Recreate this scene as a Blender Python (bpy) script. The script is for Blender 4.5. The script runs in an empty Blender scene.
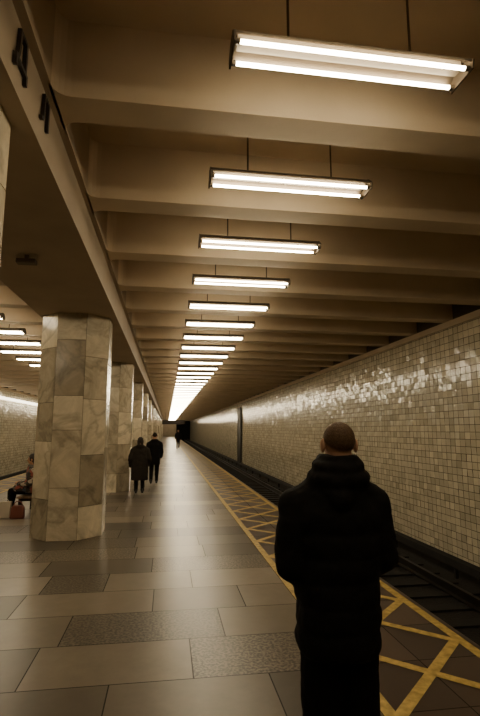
import bpy, bmesh, math, random
from mathutils import Vector, Matrix
random.seed(7)
S=bpy.context.scene
COL=S.collection
D=bpy.data

# ---------------------------------------------------------------- materials
def new_mat(name):
    m=D.materials.new(name); m.use_nodes=True
    nt=m.node_tree; b=nt.nodes['Principled BSDF']
    return m,nt,b
def mat(name,col,rough=.6,metal=0,noise=0,nscale=8,bump=0,bscale=30,spec=.5,coat=0):
    m,nt,b=new_mat(name)
    b.inputs['Base Color'].default_value=(*col,1)
    b.inputs['Roughness'].default_value=rough
    b.inputs['Metallic'].default_value=metal
    b.inputs['Specular IOR Level'].default_value=spec
    b.inputs['Coat Weight'].default_value=coat
    tc=nt.nodes.new('ShaderNodeTexCoord')
    if noise:
        n=nt.nodes.new('ShaderNodeTexNoise'); n.inputs['Scale'].default_value=nscale; n.inputs['Detail'].default_value=6
        nt.links.new(tc.outputs['Object'],n.inputs['Vector'])
        r=nt.nodes.new('ShaderNodeValToRGB')
        r.color_ramp.elements[0].position=.3; r.color_ramp.elements[1].position=.7
        r.color_ramp.elements[0].color=(*[c*(1-noise) for c in col],1)
        r.color_ramp.elements[1].color=(*[min(1,c*(1+noise)) for c in col],1)
        nt.links.new(n.outputs['Fac'],r.inputs['Fac']); nt.links.new(r.outputs['Color'],b.inputs['Base Color'])
    if bump:
        n=nt.nodes.new('ShaderNodeTexNoise'); n.inputs['Scale'].default_value=bscale; n.inputs['Detail'].default_value=4
        nt.links.new(tc.outputs['Object'],n.inputs['Vector'])
        bp=nt.nodes.new('ShaderNodeBump'); bp.inputs['Strength'].default_value=bump; bp.inputs['Distance'].default_value=.02
        nt.links.new(n.outputs['Fac'],bp.inputs['Height']); nt.links.new(bp.outputs['Normal'],b.inputs['Normal'])
    return m
def tone_mat(name,ca,cb,rough,noise_amt,nscale,speck=False,vein=False,rvar=.1,spec=.5,bump=0):
    m,nt,b=new_mat(name); L=nt.links.new
    at=nt.nodes.new('ShaderNodeAttribute'); at.attribute_name='tone'
    mx=nt.nodes.new('ShaderNodeMix'); mx.data_type='RGBA'
    mx.inputs[6].default_value=(*ca,1); mx.inputs[7].default_value=(*cb,1)
    L(at.outputs['Fac'],mx.inputs[0])
    tc=nt.nodes.new('ShaderNodeTexCoord')
    n=nt.nodes.new('ShaderNodeTexNoise'); n.inputs['Scale'].default_value=nscale; n.inputs['Detail'].default_value=8
    n.inputs['Roughness'].default_value=.7
    cm=nt.nodes.new('ShaderNodeVectorMath'); cm.operation='ADD'
    sc=nt.nodes.new('ShaderNodeMath'); sc.operation='MULTIPLY'; sc.inputs[1].default_value=57.
    L(at.outputs['Fac'],sc.inputs[0]); L(tc.outputs['Object'],cm.inputs[0]); L(sc.outputs[0],cm.inputs[1])
    L(cm.outputs[0],n.inputs['Vector'])
    if vein: n.inputs['Distortion'].default_value=1.4
    mr=nt.nodes.new('ShaderNodeMapRange'); mr.inputs['From Min'].default_value=.3; mr.inputs['From Max'].default_value=.7
    mr.inputs['To Min'].default_value=1-noise_amt; mr.inputs['To Max'].default_value=1+noise_amt
    L(n.outputs['Fac'],mr.inputs['Value'])
    ml=nt.nodes.new('ShaderNodeVectorMath'); ml.operation='SCALE'
    L(mx.outputs[2],ml.inputs[0]); L(mr.outputs[0],ml.inputs['Scale'])
    out=ml.outputs[0]
    if vein:
        nv=nt.nodes.new('ShaderNodeTexNoise'); nv.inputs['Scale'].default_value=1.2; nv.inputs['Detail'].default_value=5; nv.inputs['Distortion'].default_value=.7
        L(cm.outputs[0],nv.inputs['Vector'])
        s1=nt.nodes.new('ShaderNodeMath'); s1.operation='SUBTRACT'; s1.inputs[1].default_value=.5; L(nv.outputs['Fac'],s1.inputs[0])
        s2=nt.nodes.new('ShaderNodeMath'); s2.operation='ABSOLUTE'; L(s1.outputs[0],s2.inputs[0])
        mv=nt.nodes.new('ShaderNodeMapRange'); mv.inputs['From Max'].default_value=.045; mv.inputs['To Min'].default_value=.70; mv.inputs['To Max'].default_value=1
        L(s2.outputs[0],mv.inputs['Value'])
        sv=nt.nodes.new('ShaderNodeVectorMath'); sv.operation='SCALE'; L(out,sv.inputs[0]); L(mv.outputs[0],sv.inputs['Scale']); out=sv.outputs[0]
    if speck:
        n2=nt.nodes.new('ShaderNodeTexNoise'); n2.inputs['Scale'].default_value=42; n2.inputs['Detail'].default_value=3
        L(tc.outputs['Object'],n2.inputs['Vector'])
        a2=nt.nodes.new('ShaderNodeAttribute'); a2.attribute_name='speck'
        m2=nt.nodes.new('ShaderNodeMapRange'); m2.inputs['From Min'].default_value=.42; m2.inputs['From Max'].default_value=.58
        m2.inputs['To Min'].default_value=.4; m2.inputs['To Max'].default_value=1.5
        L(n2.outputs['Fac'],m2.inputs['Value'])
        mm=nt.nodes.new('ShaderNodeMix'); mm.data_type='FLOAT'
        L(a2.outputs['Fac'],mm.inputs[0]); mm.inputs[2].default_value=1; L(m2.outputs[0],mm.inputs[3])
        s2=nt.nodes.new('ShaderNodeVectorMath'); s2.operation='SCALE'
        L(out,s2.inputs[0]); L(mm.outputs[0],s2.inputs['Scale']); out=s2.outputs[0]
    L(out,b.inputs['Base Color'])
    r=nt.nodes.new('ShaderNodeMapRange'); r.inputs['To Min'].default_value=rough-rvar; r.inputs['To Max'].default_value=rough+rvar
    L(n.outputs['Fac'],r.inputs['Value']); L(r.outputs[0],b.inputs['Roughness'])
    b.inputs['Specular IOR Level'].default_value=spec
    if bump:
        bp=nt.nodes.new('ShaderNodeBump'); bp.inputs['Strength'].default_value=bump; bp.inputs['Distance'].default_value=.01
        L(n.outputs['Fac'],bp.inputs['Height']); L(bp.outputs['Normal'],b.inputs['Normal'])
    return m
def emis(name,col,st):
    m=D.materials.new(name); m.use_nodes=True; nt=m.node_tree; nt.nodes.clear()
    e=nt.nodes.new('ShaderNodeEmission'); e.inputs[0].default_value=(*col,1); e.inputs[1].default_value=st
    o=nt.nodes.new('ShaderNodeOutputMaterial'); nt.links.new(e.outputs[0],o.inputs[0]); return m

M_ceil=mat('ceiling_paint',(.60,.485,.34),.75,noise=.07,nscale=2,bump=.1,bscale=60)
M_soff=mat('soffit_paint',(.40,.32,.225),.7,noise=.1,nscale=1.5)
M_tile=tone_mat('glazed_wall_tile',(.50,.45,.33),(.78,.71,.54),.17,.10,3,rvar=.05,spec=.6)
M_grout=mat('grout',(.09,.072,.052),.9)
M_floor=tone_mat('granite_slab',(.050,.042,.032),(.235,.195,.145),.33,.12,7,speck=True,rvar=.03,spec=.42)
M_fgrout=mat('floor_grout',(.018,.015,.011),.8)
M_marble=tone_mat('marble_panel',(.25,.205,.145),(.76,.67,.50),.18,.28,1.8,vein=True,rvar=.05)
M_yel=mat('yellow_marking',(.50,.35,.10),.55,noise=.35,nscale=16)
M_edge=tone_mat('edge_granite',(.055,.038,.028),(.095,.064,.046),.40,.15,30,rvar=.05)
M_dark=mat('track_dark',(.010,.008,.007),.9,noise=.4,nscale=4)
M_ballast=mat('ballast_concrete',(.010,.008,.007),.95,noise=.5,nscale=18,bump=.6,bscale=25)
M_rail=mat('rail_steel',(.05,.042,.035),.5,metal=1)
M_tube=emis('fluorescent_tube',(1,.83,.55),47)
M_house=mat('lamp_housing',(.10,.075,.05),.45,metal=.3)
M_refl=mat('lamp_reflector',(.22,.18,.13),.4)
M_metal=mat('dark_metal',(.03,.022,.018),.5,metal=.6)
M_letter=mat('letter_dark',(.02,.014,.01),.5)

# ---------------------------------------------------------------- helpers
def obj(name,me,mats,parent=None,loc=(0,0,0),smooth=False):
    o=D.objects.new(name,me); COL.objects.link(o); o.location=loc
    for m in (mats if isinstance(mats,(list,tuple)) else [mats]): me.materials.append(m)
    if parent: o.parent=parent
    if smooth:
        for p in me.polygons: p.use_smooth=True
    return o
class MB:
    def __init__(s): s.v=[];s.f=[];s.mi=[];s.t=[];s.k=[]
    def quad(s,a,b,c,d,mi=0,t=0.5,k=0):
        i=len(s.v); s.v+= [a,b,c,d]; s.f.append((i,i+1,i+2,i+3)); s.mi.append(mi); s.t.append(t); s.k.append(k)
    def box(s,x0,x1,y0,y1,z0,z1,mi=0,t=.5,k=0):
        i=len(s.v)
        s.v+=[(x0,y0,z0),(x1,y0,z0),(x1,y1,z0),(x0,y1,z0),(x0,y0,z1),(x1,y0,z1),(x1,y1,z1),(x0,y1,z1)]
        for f in ((0,3,2,1),(4,5,6,7),(0,1,5,4),(1,2,6,5),(2,3,7,6),(3,0,4,7)):
            s.f.append(tuple(i+j for j in f)); s.mi.append(mi); s.t.append(t); s.k.append(k)
    def prism(s,poly,axis,a0,a1,mi=0):
        n=len(poly); i=len(s.v)
        def P(p,a): return {'x':(a,p[0],p[1]),'y':(p[0],a,p[1]),'z':(p[0],p[1],a)}[axis]
        s.v+=[P(p,a0) for p in poly]+[P(p,a1) for p in poly]
        fs=[tuple(i+j for j in range(n))[::-1],tuple(i+n+j for j in range(n))]
        fs+=[(i+j,i+(j+1)%n,i+n+(j+1)%n,i+n+j) for j in range(n)]
        for f in fs: s.f.append(f); s.mi.append(mi); s.t.append(.5); s.k.append(0)
    def make(s,name,mats,fixn=False,**kw):
        me=D.meshes.new(name); me.from_pydata(s.v,[],s.f)
        a=me.attributes.new('tone','FLOAT','FACE'); a.data.foreach_set('value',s.t)
        a=me.attributes.new('speck','FLOAT','FACE'); a.data.foreach_set('value',[float(x) for x in s.k])
        me.polygons.foreach_set('material_index',s.mi)
        if fixn:
            bm=bmesh.new(); bm.from_mesh(me); bmesh.ops.recalc_face_normals(bm,faces=bm.faces); bm.to_mesh(me); bm.free()
        me.update(); return obj(name,me,mats,**kw)

AX=-1.54                      # station centre line
def mir(x): return 2*AX-x
Y0,Y1=-7.,132.
EDGE=2.47; WR=6.2; ZB=4.10; ZC=4.72; ZT=-1.12
BEAM=3.32; BW=.30; STEP=1.56

# ---------------------------------------------------------------- floor
f=MB()
XL,XR=mir(1.33),1.33
f.box(mir(EDGE),EDGE,Y0,Y1,-1.0,-.004,mi=1)
y=3.62-.65*16; r=0
g=.0045
fixed={16:[(XL,-3.6,.5,0),(-3.6,-2.2,.8,0),(-2.2,-.95,.30,0),(-.95,.22,.72,0),(.22,1.33,.45,1)],
       17:[(XL,-3.2,.6,0),(-3.2,-2.3,.4,0),(-2.3,-.82,.6,0),(-.82,.52,.28,1),(.52,1.33,.65,0)],
       15:[(XL,-2.8,.5,0),(-2.8,-1.5,.5,0),(-1.5,-.35,.32,0),(-.35,.75,.55,0),(.75,1.33,.2,0)],
       18:[(XL,-3.2,.6,0),(-3.2,-2.3,.4,1),(-2.3,-1.4,.25,0),(-1.4,-.1,.8,0),(-.1,.8,.45,0),(.8,1.33,.85,0)]}
while y<Y1-.7:
    d=.65
    x=XL; first=True; row=[]
    while x<XR-1e-4:
        w=random.choice([.65,.65,.95,1.25,1.3])
        if first: w=random.uniform(.4,1.2); first=False
        if x+w>XR-.3: w=XR-x
        t=random.choice([.05,.2,.4,.6,.7,.85,1.])+random.uniform(-.05,.05); k=0
        if random.random()<.18: k=1; t=random.uniform(.25,.6)
        row.append((x,x+w,max(0,min(1,t)),k)); x+=w
    for xa,xb,t,k in fixed.get(r,row):
        f.quad((xa+g,y+g,0),(xb-g,y+g,0),(xb-g,y+d-g,0),(xa+g,y+d-g,0),0,t,k)
    y+=d; r+=1
for a,b in ((1.33,EDGE),(mir(EDGE),mir(1.33))):
    y=-6.9
    while y<Y1-.6:
        for q in range(2):
            xa=a+(b-a)*q/2; xb=a+(b-a)*(q+1)/2
            f.quad((xa+g,y+g,0),(xb-g,y+g,0),(xb-g,y+.62-g,0),(xa+g,y+.62-g,0),2,random.random(),0)
        y+=.62
f.make('floor',[M_floor,M_fgrout,M_edge])

def marking(a,b,name):
    m=MB(); z=.003; w=.085
    for xa,xb in ((a,a+w),(b-w-.02,b-.02)):
        m.quad((xa,-6.8,z),(xb,-6.8,z),(xb,Y1-.5,z),(xa,Y1-.5,z))
    mod=.93; y=2.98-mod*10
    xa=a+w; xb=b-w-.02
    def line(p,q,wd=.08,zz=z+.001):
        p=Vector(p);q=Vector(q); dd=(q-p).normalized(); n=Vector((-dd.y,dd.x))*wd/2
        m.quad((p.x-n.x,p.y-n.y,zz),(q.x-n.x,q.y-n.y,zz),(q.x+n.x,q.y+n.y,zz),(p.x+n.x,p.y+n.y,zz))
    while y<Y1-2:
        line((xa,y),(xb,y+mod),zz=z+.0005); line((xb,y),(xa,y+mod),zz=z+.001)
        y+=mod
    m.make(name,M_yel)
marking(1.33,EDGE,'yellow_safety_line')
marking(mir(EDGE),mir(1.33),'yellow_safety_line')

# ---------------------------------------------------------------- walls with individually set glazed tiles
def tiled_wall(name,X,s):
    m=MB(); tw,th=.18,.152
    bx0,bx1=sorted((X,X+s*.3))
    m.box(bx0,bx1,Y0,Y1,-1.3,ZC,mi=1)
    nrow=int((ZB-ZT-.02)/th)
    y=Y0+.02; g=.006
    while y<Y1-tw:
        for r in range(nrow):
            z=ZB-.01-(r+1)*th
            ty=random.gauss(0,.0019); tz=random.gauss(0,.0019)
            t=min(1,max(0,random.gauss(.55,.22)))
            xf=X-s*.008
            P=[(xf+ty+tz,y+g,z+g),(xf-ty+tz,y+tw-g,z+g),(xf-ty-tz,y+tw-g,z+th-g),(xf+ty-tz,y+g,z+th-g)]
            if s>0: P=P[::-1]
            m.quad(*P,0,t,0)
        y+=tw
    m.make(name,[M_tile,M_grout])
tiled_wall('wall_right',WR,1)
tiled_wall('wall_left',mir(WR),-1)
def shell(name,*b,m=M_dark):
    q=MB(); q.box(*b); q.make(name,m)
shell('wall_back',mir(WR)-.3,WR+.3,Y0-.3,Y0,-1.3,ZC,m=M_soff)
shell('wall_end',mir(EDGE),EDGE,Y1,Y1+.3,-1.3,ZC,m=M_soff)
shell('wall_tunnel',mir(WR)-.3,WR+.3,Y1+6,Y1+6.3,-1.3,ZC,m=M_dark)

# ---------------------------------------------------------------- ceiling
c=MB(); c.box(mir(WR)-.3,WR+.3,Y0-.3,Y1+6,ZC,ZC+.2); c.make('ceiling',M_ceil)
b=MB()
GX=-.92; LIP=-.86
def beam_poly(y0,y1,side):
    R=.11; pts=[]
    x0=LIP-.02
    pts.append((WR,y0)); pts.append((WR,y1)); 
    for i in range(5):
        a=math.pi/2*i/4
        pts.append((LIP+R-R*math.sin(a),y1+R-R*math.cos(a)))
    pts.append((x0,y1+R)); pts.append((x0,y0-R))
    for i in range(5):
        a=math.pi/2*(1-i/4)
        pts.append((LIP+R-R*math.sin(a),y0-R+R*math.cos(a)))
    if side<0: pts=[(mir(p[0]),p[1]) for p in pts]
    return pts
n=-6
while BEAM+n*STEP<Y1-1:
    y=BEAM+n*STEP
    for s in (1,-1): b.prism(beam_poly(y,y+BW,s),'z',ZB,ZC)
    n+=1
b.make('ceiling_beams',M_ceil,fixn=True)
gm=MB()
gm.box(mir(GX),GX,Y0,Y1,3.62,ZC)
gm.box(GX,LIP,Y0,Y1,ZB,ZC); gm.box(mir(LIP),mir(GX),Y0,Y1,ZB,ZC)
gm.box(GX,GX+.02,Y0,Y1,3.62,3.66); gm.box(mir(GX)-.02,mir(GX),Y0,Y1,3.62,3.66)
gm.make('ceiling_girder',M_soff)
for i,(X,s) in enumerate(((WR,1),(mir(WR),-1))):
    t=MB(); a0,a1=sorted((X-s*.05,X)); t.box(a0,a1,Y0,Y1,ZB-.14,ZB); t.make('trim_%d'%(i+1),M_ceil)

# ---------------------------------------------------------------- lamps
def lamp_mesh():
    m=MB(); L=1.52
    m.prism([(-.055,.10),(.055,.10),(.055,.085),(-.055,.085)],'x',0,L,0)
    m.prism([(-.055,.10),(-.055,.088),(-.12,.028),(-.13,.035)],'x',0,L,0)
    m.prism([(.055,.10),(.13,.035),(.12,.028),(.055,.088)],'x',0,L,0)
    m.prism([(-.05,.085),(.05,.085),(.03,.035),(-.03,.035)],'x',.02,L-.02,1)
    for xa,xb in ((-.012,.0),(L,L+.012)):
        m.prism([(-.055,.105),(.055,.105),(.135,.035),(.12,-.02),(-.12,-.02),(-.135,.035)],'x',xa,xb,0)
    for yy in (-.088,.088):
        n=8; R=.0135
        poly=[(yy+R*math.cos(2*math.pi*k/n),R*math.sin(2*math.pi*k/n)) for k in range(n)]
        m.prism(poly,'x',.03,L-.03,2)
        poly=[(yy+.018*math.cos(2*math.pi*k/n),.018*math.sin(2*math.pi*k/n)) for k in range(n)]
        m.prism(poly,'x',0,.03,0); m.prism(poly,'x',L-.03,L,0)
    for xx in (.35,L-.35):
        R=.009
        m.prism([(xx+R*math.cos(k*math.pi/3),R*math.sin(k*math.pi/3)) for k in range(6)],'z',.10,ZC-4.0)
        m.prism([(xx+.035*math.cos(k*math.pi/4),.035*math.sin(k*math.pi/4)) for k in range(8)],'z',ZC-4.0-.03,ZC-4.0)
    return m.make('ceiling_lamp',[M_house,M_refl,M_tube],fixn=True)
lamp=lamp_mesh(); lme=lamp.data
LY,LS=2.62,1.55; LX=.352
lamp.location=(LX,LY,4.0)
n=-2
while LY+n*LS<Y1-2:
    yy=LY+n*LS
    if n!=0:
        o=D.objects.new('ceiling_lamp',lme); COL.objects.link(o); o.location=(LX,yy,4.0)
    if yy<95:
        o=D.objects.new('ceiling_lamp',lme); COL.objects.link(o); o.location=(mir(LX)-1.52,yy,4.0)
    n+=1

# ---------------------------------------------------------------- columns
def column():
    m=MB(); R=.555/math.cos(math.pi/8); H=3.62
    def P(k,r): a=math.pi/8+k*math.pi/4; return (r*math.cos(a),r*math.sin(a))
    m.prism([P(k,R-.02) for k in range(8)],'z',0,H,1)
    g=.004
    for k in range(8):
        a=Vector(P(k,R)); bb=Vector(P(k+1,R)); dd=(bb-a).normalized()
        ai=Vector(P(k,R-.02)); bi=Vector(P(k+1,R-.02))
        z=0; 
        hs=random.choice([[.45,.95,.62,.8,.8],[.8,.9,.55,.92,.45],[.62,.9,.62,.9,.58],[.5,.8,.9,.7,.72]])
        for h in hs:
            t=min(1,max(0,random.gauss(.65,.3)))
            z0,z1=z+g,min(H,z+h)-g
            A=a+dd*g; B=bb-dd*g; Ai=ai+dd*g; Bi=bi-dd*g
            m.quad((A.x,A.y,z0),(B.x,B.y,z0),(B.x,B.y,z1),(A.x,A.y,z1),0,t)
            m.quad((A.x,A.y,z1),(B.x,B.y,z1),(Bi.x,Bi.y,z1),(Ai.x,Ai.y,z1),0,t)
            m.quad((Ai.x,Ai.y,z0),(Bi.x,Bi.y,z0),(B.x,B.y,z0),(A.x,A.y,z0),0,t)
            m.quad((Ai.x,Ai.y,z0),(A.x,A.y,z0),(A.x,A.y,z1),(Ai.x,Ai.y,z1),0,t)
            m.quad((B.x,B.y,z0),(Bi.x,Bi.y,z0),(Bi.x,Bi.y,z1),(B.x,B.y,z1),0,t)
            z+=h
    return m.make('marble_column',[M_marble,M_grout])
cy=2.76-5.87
while cy<Y1-3:
    o=column(); o.location=(AX-.04,cy,0); cy+=5.87

# ---------------------------------------------------------------- track
def Empty(name,loc=(0,0,0)):
    e=D.objects.new(name,None); COL.objects.link(e); e.location=loc; return e
def track(cx,name,wallx):
    s=1 if wallx>cx else -1
    m=MB()
    e=EDGE if s>0 else mir(EDGE)
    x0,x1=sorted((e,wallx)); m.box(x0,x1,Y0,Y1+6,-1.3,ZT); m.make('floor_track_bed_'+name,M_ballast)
    p=Empty('railway_track')
    sl=MB(); y=Y0+.2
    while y<Y1+5:
        sl.box(cx-1.25,cx+1.25,y,y+.24,ZT,ZT+.03); y+=.62
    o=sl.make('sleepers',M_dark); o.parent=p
    for i,xx in enumerate((cx-.76,cx+.76)):
        r=MB(); z=ZT+.03
        r.prism([(xx-.07,z),(xx+.07,z),(xx+.07,z+.015),(xx+.012,z+.03),(xx+.012,z+.12),(xx+.036,z+.13),(xx+.036,z+.165),(xx-.036,z+.165),(xx-.036,z+.13),(xx-.012,z+.12),(xx-.012,z+.03),(xx-.07,z+.015)],'y',Y0+.05,Y1+5)
        o=r.make('rail_%d'%i,M_rail,fixn=True); o.parent=p
    r=MB(); xx=cx+s*1.42; z=ZT
    r.box(xx-.09,xx+.09,Y0+.05,Y1+5,z+.22,z+.36)
    y=Y0+1
    while y<Y1: r.box(xx-.03,xx+.03,y,y+.06,z,z+.22); y+=2.5
    o=r.make('contact_rail',M_dark); o.parent=p
track(4.15,'right',WR); track(mir(4.15),'left',mir(WR))
for nm,(xa,xb) in {'right':(EDGE-.02,EDGE+.03),'left':(mir(EDGE)-.03,mir(EDGE)+.02)}.items():
    t=MB(); t.box(xa,xb,Y0,Y1,-.12,.0); t.make('trim_platform_'+nm,M_edge)
dm=MB(); dm.box(WR-.08,WR-.036,40.2,41.9,-1.0,3.5); dm.box(WR-.12,WR-.08,40.1,40.25,-1.0,3.6); dm.box(WR-.12,WR-.08,41.85,42.,-1.0,3.6); dm.box(WR-.12,WR-.08,40.1,42,3.5,3.6)
dm.make('door_1',M_metal)
lb=MB(); lb.box(mir(WR)+.02,mir(WR)+.12,12,70,3.42,3.56); lb.make('added_wall_glow',emis('added_glow',(1,.87,.64),6))  # added glowing strip, stands in for a bright line along the left wall

# ---------------------------------------------------------------- signs, cctv
for ch,yy in (('Д',2.60),('Л',3.17)):
    cu=D.curves.new('letter','FONT'); cu.body=ch; cu.size=.30; cu.extrude=.012
    o=D.objects.new('station_sign_letter',cu); COL.objects.link(o)
    o.rotation_euler=(math.pi/2,0,math.pi/2); o.location=(GX+.014,yy,3.82); cu.materials.append(M_letter)
p=Empty('security_camera',(-1.58,5.4,3.62))
M_cam=mat('camera_housing',(.12,.09,.065),.5)
m=MB(); m.box(-.02,.02,-.02,.02,-.05,0); m.prism([(-.055,-.085),(-.045,-.05),(.045,-.05),(.055,-.085),(.045,-.10),(-.045,-.10)],'x',-.10,.10); o=m.make('housing',M_cam,fixn=True); o.parent=p
p=Empty('hanging_sign',(.9,70,0))
m=MB(); m.box(-1.6,1.6,-.08,.08,2.5,3.1); m.box(-1.2,-1.17,-.02,.02,3.1,ZC); m.box(1.17,1.2,-.02,.02,3.1,ZC); o=m.make('panel',M_metal); o.parent=p

# ================================================================ people
def sph(bm,c,r,sc=(1,1,1),seg=16):
    bmesh.ops.create_uvsphere(bm,u_segments=seg,v_segments=seg//2+2,radius=r,matrix=Matrix.Translation(c)@Matrix.Diagonal((*sc,1)))
def limb(bm,pts,rad,seg=14):
    pts=[Vector(p) for p in pts]
    for i,p in enumerate(pts): sph(bm,p,rad[i],seg=seg)
    for i in range(len(pts)-1):
        d=pts[i+1]-pts[i]
        if d.length<1e-5: continue
        q=d.to_track_quat('Z','Y').to_matrix().to_4x4()
        bmesh.ops.create_cone(bm,cap_ends=True,segments=seg,radius1=rad[i],radius2=rad[i+1],depth=d.length,matrix=Matrix.Translation((pts[i]+pts[i+1])/2)@q)
def loft(bm,rings,seg=32,e=2.4):
    R=[]
    for (cx,cy,z,rx,ry) in rings:
        r=[]
        for k in range(seg):
            a=2*math.pi*k/seg; ca,sa=math.cos(a),math.sin(a)
            r.append(bm.verts.new((cx+rx*math.copysign(abs(ca)**(2/e),ca),cy+ry*math.copysign(abs(sa)**(2/e),sa),z)))
        R.append(r)
    for i in range(len(R)-1):
        for k in range(seg):
            bm.faces.new((R[i][k],R[i][(k+1)%seg],R[i+1][(k+1)%seg],R[i+1][k]))
    bm.faces.new(R[0][::-1]); bm.faces.new(R[-1])
def part(name,bm,m,parent,vox,sm=4,loc=(0,0,0),disp=None):
    bmesh.ops.recalc_face_normals(bm,faces=bm.faces)
    me=D.meshes.new(name); bm.to_mesh(me); bm.free()
    o=obj(name,me,m,parent,loc)
    r=o.modifiers.new('r','REMESH'); r.mode='VOXEL'; r.voxel_size=vox; r.use_smooth_shade=True
    if sm:
        s=o.modifiers.new('s','SMOOTH'); s.factor=.5; s.iterations=sm
    if disp:
        tx=D.textures.new('fold','CLOUDS'); tx.noise_scale=disp[1]; tx.noise_depth=2
        d=o.modifiers.new('d','DISPLACE'); d.texture=tx; d.strength=disp[0]; d.mid_level=.5
    return o
def hair_mat(name,skin,hair,nape=-.062,slope=.70,nsc=260,fade=70.):
    m,nt,b=new_mat(name); L=nt.links.new
    tc=nt.nodes.new('ShaderNodeTexCoord'); sx=nt.nodes.new('ShaderNodeSeparateXYZ'); L(tc.outputs['Object'],sx.inputs[0])
    def mth(op,a,bv):
        n=nt.nodes.new('ShaderNodeMath'); n.operation=op
        for i,v in enumerate((a,bv)):
            if v is None: continue
            if isinstance(v,(int,float)): n.inputs[i].default_value=v
            else: L(v,n.inputs[i])
        return n.outputs[0]
    mp=nt.nodes.new('ShaderNodeMapping'); mp.inputs['Scale'].default_value=(1,1,.3); L(tc.outputs['Object'],mp.inputs[0])
    nz=nt.nodes.new('ShaderNodeTexNoise'); nz.inputs['Scale'].default_value=nsc; nz.inputs['Detail'].default_value=4; L(mp.outputs[0],nz.inputs['Vector'])
    ln=mth('MULTIPLY',mth('ADD',sx.outputs['Y'],.09),slope)
    h=mth('SUBTRACT',sx.outputs['Z'],ln); h=mth('SUBTRACT',h,nape)
    h=mth('ADD',h,mth('MULTIPLY',mth('SUBTRACT',nz.outputs['Fac'],.5),.02))
    h=mth('MULTIPLY',h,fade); 
    n=nt.nodes.new('ShaderNodeClamp'); L(h,n.inputs[0])
    ax=mth('ABSOLUTE',sx.outputs['X'],None); ear=mth('LESS_THAN',ax,.0815)
    fac=mth('MULTIPLY',n.outputs[0],ear)
    mx=nt.nodes.new('ShaderNodeMix'); mx.data_type='RGBA'; mx.inputs[6].default_value=(*skin,1)
    r=nt.nodes.new('ShaderNodeValToRGB'); r.color_ramp.elements[0].position=.35; r.color_ramp.elements[1].position=.65
    r.color_ramp.elements[0].color=(*[c*.55 for c in hair],1); r.color_ramp.elements[1].color=(*[c*1.45 for c in hair],1)
    L(nz.outputs['Fac'],r.inputs[0]); L(r.outputs[0],mx.inputs[7]); L(fac,mx.inputs[0]); L(mx.outputs[2],b.inputs['Base Color'])
    bp=nt.nodes.new('ShaderNodeBump'); bp.inputs['Strength'].default_value=.5; bp.inputs['Distance'].default_value=.003
    L(mth('MULTIPLY',nz.outputs['Fac'],fac),bp.inputs['Height']); L(bp.outputs['Normal'],b.inputs['Normal'])
    b.inputs['Roughness'].default_value=.65; b.inputs['Specular IOR Level'].default_value=.2
    return m
SKIN=(.46,.25,.15)
M_skin=mat('skin',SKIN,.5)
M_headA=hair_mat('head_short_hair',(.44,.25,.155),(.098,.058,.032),nape=-.055,slope=.72,fade=45.,nsc=420)
M_headB=hair_mat('head_dark_hair',SKIN,(.02,.012,.008))
M_coat=mat('black_coat_fabric',(.006,.0052,.005),.8,bump=.25,bscale=14,spec=.15)
M_coat2=mat('dark_coat_fabric',(.022,.018,.014),.8,bump=.3,bscale=9,spec=.2)
M_trs=mat('black_trousers',(.005,.0045,.0045),.85,spec=.15)
M_shoe=mat('black_shoes',(.008,.006,.005),.4)
def pattern_mat():
    m,nt,b=new_mat('patterned_fabric'); L=nt.links.new
    tc=nt.nodes.new('ShaderNodeTexCoord'); v=nt.nodes.new('ShaderNodeTexVoronoi'); v.inputs['Scale'].default_value=16
    L(tc.outputs['Object'],v.inputs['Vector']); sx=nt.nodes.new('ShaderNodeSeparateColor'); L(v.outputs['Color'],sx.inputs[0])
    r=nt.nodes.new('ShaderNodeValToRGB'); r.color_ramp.interpolation='CONSTANT'
    e=r.color_ramp.elements; e[0].color=(.03,.025,.02,1); e[1].position=.4; e[1].color=(.12,.10,.08,1)
    x=e.new(.6); x.color=(.26,.07,.05,1); x=e.new(.75); x.color=(.04,.05,.07,1); x=e.new(.86); x.color=(.45,.38,.30,1)
    L(sx.outputs[0],r.inputs[0]); L(r.outputs[0],b.inputs['Base Color']); b.inputs['Roughness'].default_value=.8
    return m
M_pat=pattern_mat()

def build_head(parent,c,m,vox,tilt=0,yaw=0):
    bm=bmesh.new()
    sph(bm,(0,-.012,.022),.088,(.90,1.06,1.0),20)
    sph(bm,(0,.012,-.03),.07,(.90,1.1,1.15),16)
    sph(bm,(0,.045,-.083),.036,(1.0,.95,.75),12)
    limb(bm,[(-.045,.0,-.065),(-.02,.045,-.085)],[.028,.022],10)
    limb(bm,[(.045,.0,-.065),(.02,.045,-.085)],[.028,.022],10)
    limb(bm,[(0,.078,.004),(0,.100,-.030)],[.009,.014],10)
    limb(bm,[(-.035,.074,.018),(.035,.074,.018)],[.011,.011],10)
    limb(bm,[(-.020,.076,-.056),(.020,.076,-.056)],[.008,.008],8)
    limb(bm,[(-.016,.074,-.067),(.016,.074,-.067)],[.009,.009],8)
    for s in (-1,1):
        sph(bm,(s*.085,-.012,-.010),.036,(.36,.60,1.0),12)
        sph(bm,(s*.028,.072,0),.013,(1,.6,.8),8)
    limb(bm,[(0,-.02,-.05),(0,-.03,-.17)],[.058,.062],16)
    o=part('head',bm,m,parent,vox,2,loc=c); o.rotation_euler=(tilt,0,yaw)
    return o
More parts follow.
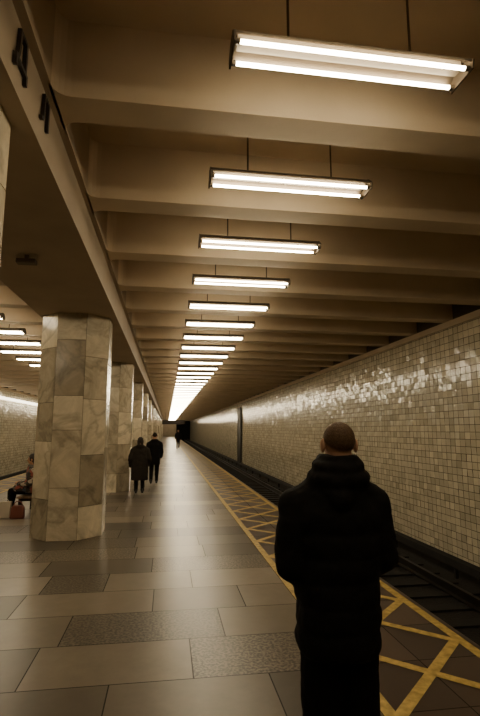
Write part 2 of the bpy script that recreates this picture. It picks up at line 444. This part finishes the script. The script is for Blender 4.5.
def build_hand(parent,name,w,d,side,vox):
    w=Vector(w); d=Vector(d).normalized()
    bm=bmesh.new(); curl=Vector((-side,0,0))
    curl=(curl-d*curl.dot(d)).normalized(); a=d.cross(curl).normalized()
    if a.z<0: a=-a
    limb(bm,[w-d*.05,w,w+d*.03],[.028,.026,.026],10)
    for q in (-1.5,-.5,.5,1.5): limb(bm,[w+d*.02+a*q*.012,w+d*.09+a*q*.019],[.016,.013],8)
    for i,(q,l) in enumerate(((-1.5,.060),(-.5,.076),(.5,.082),(1.5,.070))):
        b0=w+d*.09+a*q*.020; b1=b0+(d*.9+curl*.35)*l*.45; b2=b1+(d*.5+curl*.85)*l*.32; b3=b2+(d*.1+curl*.98)*l*.28
        limb(bm,[b0,b1,b2,b3],[.0095,.009,.008,.007],8)
    t0=w+d*.025+a*.02; limb(bm,[t0,t0+d*.03+a*.022+curl*.012,t0+d*.06+a*.024+curl*.03],[.014,.011,.009],8)
    return part(name,bm,M_skin,parent,vox,1)

def person(name,loc,heading,h,rings,arms,legs,coat,trs,headm,headc,vox,armr=(.082,.078,.055),legr=(.10,.075,.055),collar=None,extra=None,disp=None,toes=None,tilt=0,headyaw=0,hands=True,hand_dir=None):
    p=Empty(name,loc); p.rotation_euler=(0,0,heading); k=h/1.75; p.scale=(k,k,k)
    bm=bmesh.new(); loft(bm,rings)
    for s,(sh,el,wr) in arms.items(): limb(bm,[sh,el,wr],armr,16)
    if collar:
        for c in collar: loft(bm,c,e=2.0)
    if extra: extra(bm)
    part('coat',bm,coat,p,vox,6,disp=disp)
    bm=bmesh.new()
    H=[l[0] for l in legs]; limb(bm,[H[0],H[1]],[legr[0]]*2)
    for l in legs: limb(bm,l,legr,16)
    part('trousers',bm,trs,p,vox,3,disp=(disp[0]*.7,disp[1]) if disp else None)
    for i,l in enumerate(legs):
        a=Vector(l[2]); t=Vector(toes[i]) if toes else Vector((0,1,0)); t.normalize()
        bm=bmesh.new()
        base=a+Vector((0,0,-.045))
        limb(bm,[a+Vector((0,0,.02)),base-t*.03],[.05,.042],12)
        limb(bm,[base-t*.045,base+t*.07,base+t*.165],[.040,.043,.034],12)
        part('shoe_%d'%(i+1),bm,M_shoe,p,max(vox*.8,.006),2)
    build_head(p,headc,headm,max(.005,vox*.6),tilt,headyaw)
    if hands:
        for s,(sh,el,wr) in arms.items():
            d=Vector(hand_dir[s]) if hand_dir else Vector(wr)-Vector(el)
            build_hand(p,'hand_'+('left' if s<0 else 'right'),wr,d,s,.0035)
    return p

# ---- man in black hooded puffer jacket (foreground), seen from behind
def hood(bm):
    for i in range(11):
        a=math.pi*(.95+1.1*i/10.)
        sph(bm,(-.012+.094*math.cos(a),-.03+.074*math.sin(a),1.528+.012*math.sin(a)),.036,(1.1,1,1.0),12)
        sph(bm,(-.012+.112*math.cos(a),-.03+.085*math.sin(a),1.475+.012*math.sin(a)),.044,(1.1,1,1.0),12)
    limb(bm,[(-.13,-.03,1.44),(-.03,-.12,1.385),(.10,-.03,1.44)],[.05,.055,.05])
    limb(bm,[(-.215,0,1.345),(-.10,-.01,1.425)],[.085,.07]); limb(bm,[(.175,0,1.345),(.07,-.01,1.425)],[.085,.07])
sx=-.026
prof=[(.70,.198,.160),(.95,.203,.166),(1.10,.212,.162),(1.25,.224,.157),(1.33,.222,.146)]
def ip(z):
    for (a,ra,qa),(b_,rb,qb) in zip(prof,prof[1:]):
        if z<=b_: u=(z-a)/(b_-a); return ra+(rb-ra)*u,qa+(qb-qa)*u
    return prof[-1][1:]
rings=[(sx,0,.665,.175,.14)]
N=60
for i in range(N+1):
    z=.68+(1.33-.68)*i/N; rx,ry=ip(max(z,.70)); w_=abs(math.sin(math.pi*(z-.68)/.108))**.5*.012-.010
    rings.append((sx,0,z,rx+w_,ry+w_))
rings+=[(sx,0,1.40,.17,.125),(sx,0,1.45,.13,.11),(-.01,0,1.5,.11,.10)]
collar=[[(-.012,-.01,1.44,.12,.115),(-.012,-.01,1.50,.120,.116),(-.008,-.008,1.555,.108,.106),(-.006,-.008,1.58,.094,.098)]]
person('man',(.85,2.35,0),-.02,1.745,rings,
  {-1:((-.225,0,1.33),(-.252,-.02,1.08),(-.12,.215,.93)),1:((.175,0,1.33),(.200,-.02,1.10),(.09,.215,.95))},
  [((-.112,0,.84),(-.108,.01,.48),(-.11,-.01,.105)),((.066,0,.84),(.064,.01,.48),(.075,-.01,.105))],
  M_coat,M_trs,M_headA,(.003,.0,1.637),.008,armr=(.085,.082,.058),legr=(.102,.098,.082),collar=collar,extra=hood,disp=(.026,.12),
  hand_dir={-1:(.45,.7,-.2),1:(-.45,.7,-.2)})

# ---- woman walking away, long puffer coat
def hoodw(bm):
    sph(bm,(0,-.08,1.47),.10,(1.3,.8,.7))
    limb(bm,[(-.19,0,1.37),(-.07,0,1.45)],[.085,.075]); limb(bm,[(.19,0,1.37),(.07,0,1.45)],[.085,.075])
rw=[(0,0,.42,.25,.20),(0,0,.46,.265,.21),(0,0,.75,.27,.20),(0,0,.98,.26,.18),(0,0,1.15,.24,.17),(0,0,1.33,.24,.15),(0,0,1.42,.18,.12),(0,0,1.50,.11,.1)]
w=person('woman',(-.71,13.6,0),.05,1.50,rw,
  {-1:((-.22,0,1.34),(-.30,-.04,1.08),(-.29,.10,.86)),1:((.22,0,1.34),(.30,-.03,1.08),(.27,.12,.88))},
  [((-.10,0,.84),(-.10,.14,.50),(-.10,.02,.10)),((.10,0,.84),(.10,.02,.47),(.10,-.20,.13))],
  M_coat2,M_trs,M_headB,(0,.01,1.64),.016,armr=(.085,.078,.055),extra=hoodw,disp=(.03,.1))
bm=bmesh.new()
sph(bm,(0,-.02,.02),.10,(.98,1.05,1.05)); limb(bm,[(-.05,-.05,-.02),(-.05,-.06,-.15)],[.055,.045]); limb(bm,[(.05,-.05,-.02),(.05,-.06,-.15)],[.055,.045])
M_hair=mat('dark_hair',(.02,.012,.008),.55,bump=.4,bscale=80)
for v in bm.verts:
    if v.co.y>.045: v.co.y=.045
part('hair',bm,M_hair,w,.012,2,loc=(0,.01,1.645))
# ---- second walker
def shl(bm):
    limb(bm,[(-.17,0,1.37),(-.06,0,1.45)],[.08,.07]); limb(bm,[(.17,0,1.37),(.06,0,1.45)],[.08,.07])
rm=[(0,0,.66,.19,.15),(0,0,.70,.2,.155),(0,0,.95,.19,.145),(0,0,1.15,.19,.14),(0,0,1.33,.21,.14),(0,0,1.42,.16,.11),(0,0,1.53,.10,.1)]
person('walking_man',(-.38,15.8,0),0,1.62,rm,
  {-1:((-.2,0,1.36),(-.24,-.08,1.10),(-.22,.06,.86)),1:((.2,0,1.36),(.24,.03,1.10),(.22,.2,.92))},
  [((-.09,0,.86),(-.09,.0,.48),(-.09,-.24,.14)),((.09,0,.86),(.09,.20,.50),(.09,.20,.105))],
  M_coat,M_trs,M_headB,(0,.02,1.645),.016,extra=shl,disp=(.02,.12))
person('walking_man',(1.0,44,0),math.pi,1.74,rm,
  {-1:((-.2,0,1.36),(-.24,-.08,1.10),(-.22,.06,.86)),1:((.2,0,1.36),(.24,.03,1.10),(.22,.2,.92))},
  [((-.09,0,.86),(-.09,.0,.48),(-.09,-.24,.14)),((.09,0,.86),(.09,.20,.50),(.09,.20,.105))],
  M_coat,M_trs,M_headB,(0,.02,1.645),.025,extra=shl)

# ---- bench + seated woman with bags, behind the first column
bx,by=-2.74,10.75
p=Empty('wooden_bench',(bx+.06,by+.1,0))
m=MB()
for i in range(4): m.box(-.24+i*.122,-.24+i*.122+.108,-.5,.6,.355,.385)
M_wood=mat('bench_wood',(.14,.08,.04),.45,noise=.3,nscale=6)
o=m.make('slats',M_wood); o.parent=p
m=MB()
for yy in (-.42,.46):
    m.box(-.22,-.16,yy,yy+.06,0,.355); m.box(.16,.22,yy,yy+.06,0,.355); m.box(-.22,.22,yy,yy+.06,.295,.355)
o=m.make('frame',M_metal); o.parent=p
rs=[(0,.02,.46,.20,.17),(0,.0,.52,.22,.18),(0,-.01,.70,.21,.16),(0,0,.88,.21,.15),(0,.02,.98,.17,.12),(0,.03,1.07,.10,.09)]
def shs(bm):
    limb(bm,[(-.16,0,.93),(-.05,.02,1.0)],[.075,.07]); limb(bm,[(.16,0,.93),(.05,.02,1.0)],[.075,.07])
    for s in (-1,1): limb(bm,[(s*.1,0,.55),(s*.11,.3,.56)],[.11,.095])
sw=person('seated_woman',(bx+.02,by,0),math.pi/2,1.62,rs,
  {-1:((-.2,0,.92),(-.26,.02,.68),(-.13,.26,.66)),1:((.2,0,.92),(.26,.04,.68),(.14,.27,.66))},
  [((-.10,.02,.53),(-.11,.42,.50),(-.11,.43,.105)),((.10,.02,.53),(.11,.42,.50),(.11,.48,.105))],
  M_pat,M_trs,M_headB,(0,.05,1.19),.014,extra=shs)
bm=bmesh.new()
sph(bm,(0,-.02,.02),.10,(.98,1.05,1.05)); limb(bm,[(0,-.06,-.02),(0,-.07,-.13)],[.075,.06])
for v in bm.verts:
    if v.co.y>.045: v.co.y=.045
part('hair',bm,M_hair,sw,.012,2,loc=(0,.05,1.195))
hb=Empty('handbag',(-2.84,10.22,0)); M_bag=mat('red_leather',(.16,.045,.03),.45)
m=MB(); m.prism([(-.13,0),(.13,0),(.12,.2),(.09,.25),(-.09,.25),(-.12,.2)],'y',-.055,.055); o=m.make('bag_body',M_bag,fixn=True); o.parent=hb
bv=o.modifiers.new('b','BEVEL'); bv.width=.02; bv.segments=3
bpy.ops.mesh.primitive_torus_add(major_radius=.075,minor_radius=.009,location=(0,0,.25),rotation=(math.pi/2,0,0)); o=bpy.context.object; o.name='handle'; o.data.materials.append(M_bag); o.parent=hb
sb=Empty('shopping_bag',(-3.12,10.38,0)); M_sb=mat('paper_bag',(.55,.48,.38),.7)
m=MB(); m.prism([(-.09,0),(.09,0),(.11,.3),(-.11,.3)],'y',-.05,.05); o=m.make('bag_body',M_sb,fixn=True); o.parent=sb
bpy.ops.mesh.primitive_torus_add(major_radius=.05,minor_radius=.005,location=(0,0,.30),rotation=(math.pi/2,0,0)); o=bpy.context.object; o.name='handle'; o.data.materials.append(M_sb); o.parent=sb

# ---------------------------------------------------------------- world + camera
w=D.worlds.new('World'); S.world=w; w.use_nodes=True
w.node_tree.nodes['Background'].inputs[0].default_value=(.02,.014,.009,1); w.node_tree.nodes['Background'].inputs[1].default_value=.3
cam=D.cameras.new('camera'); co=D.objects.new('camera',cam); COL.objects.link(co); S.camera=co
cam.sensor_fit='HORIZONTAL'; cam.sensor_width=24; cam.lens=24; cam.clip_end=400; cam.clip_start=.05
co.location=(0,0,1.7)
pt=math.atan(72/480); yw=math.atan(73*math.cos(pt)/480)
co.rotation_euler=(math.pi/2+pt,0,-yw)
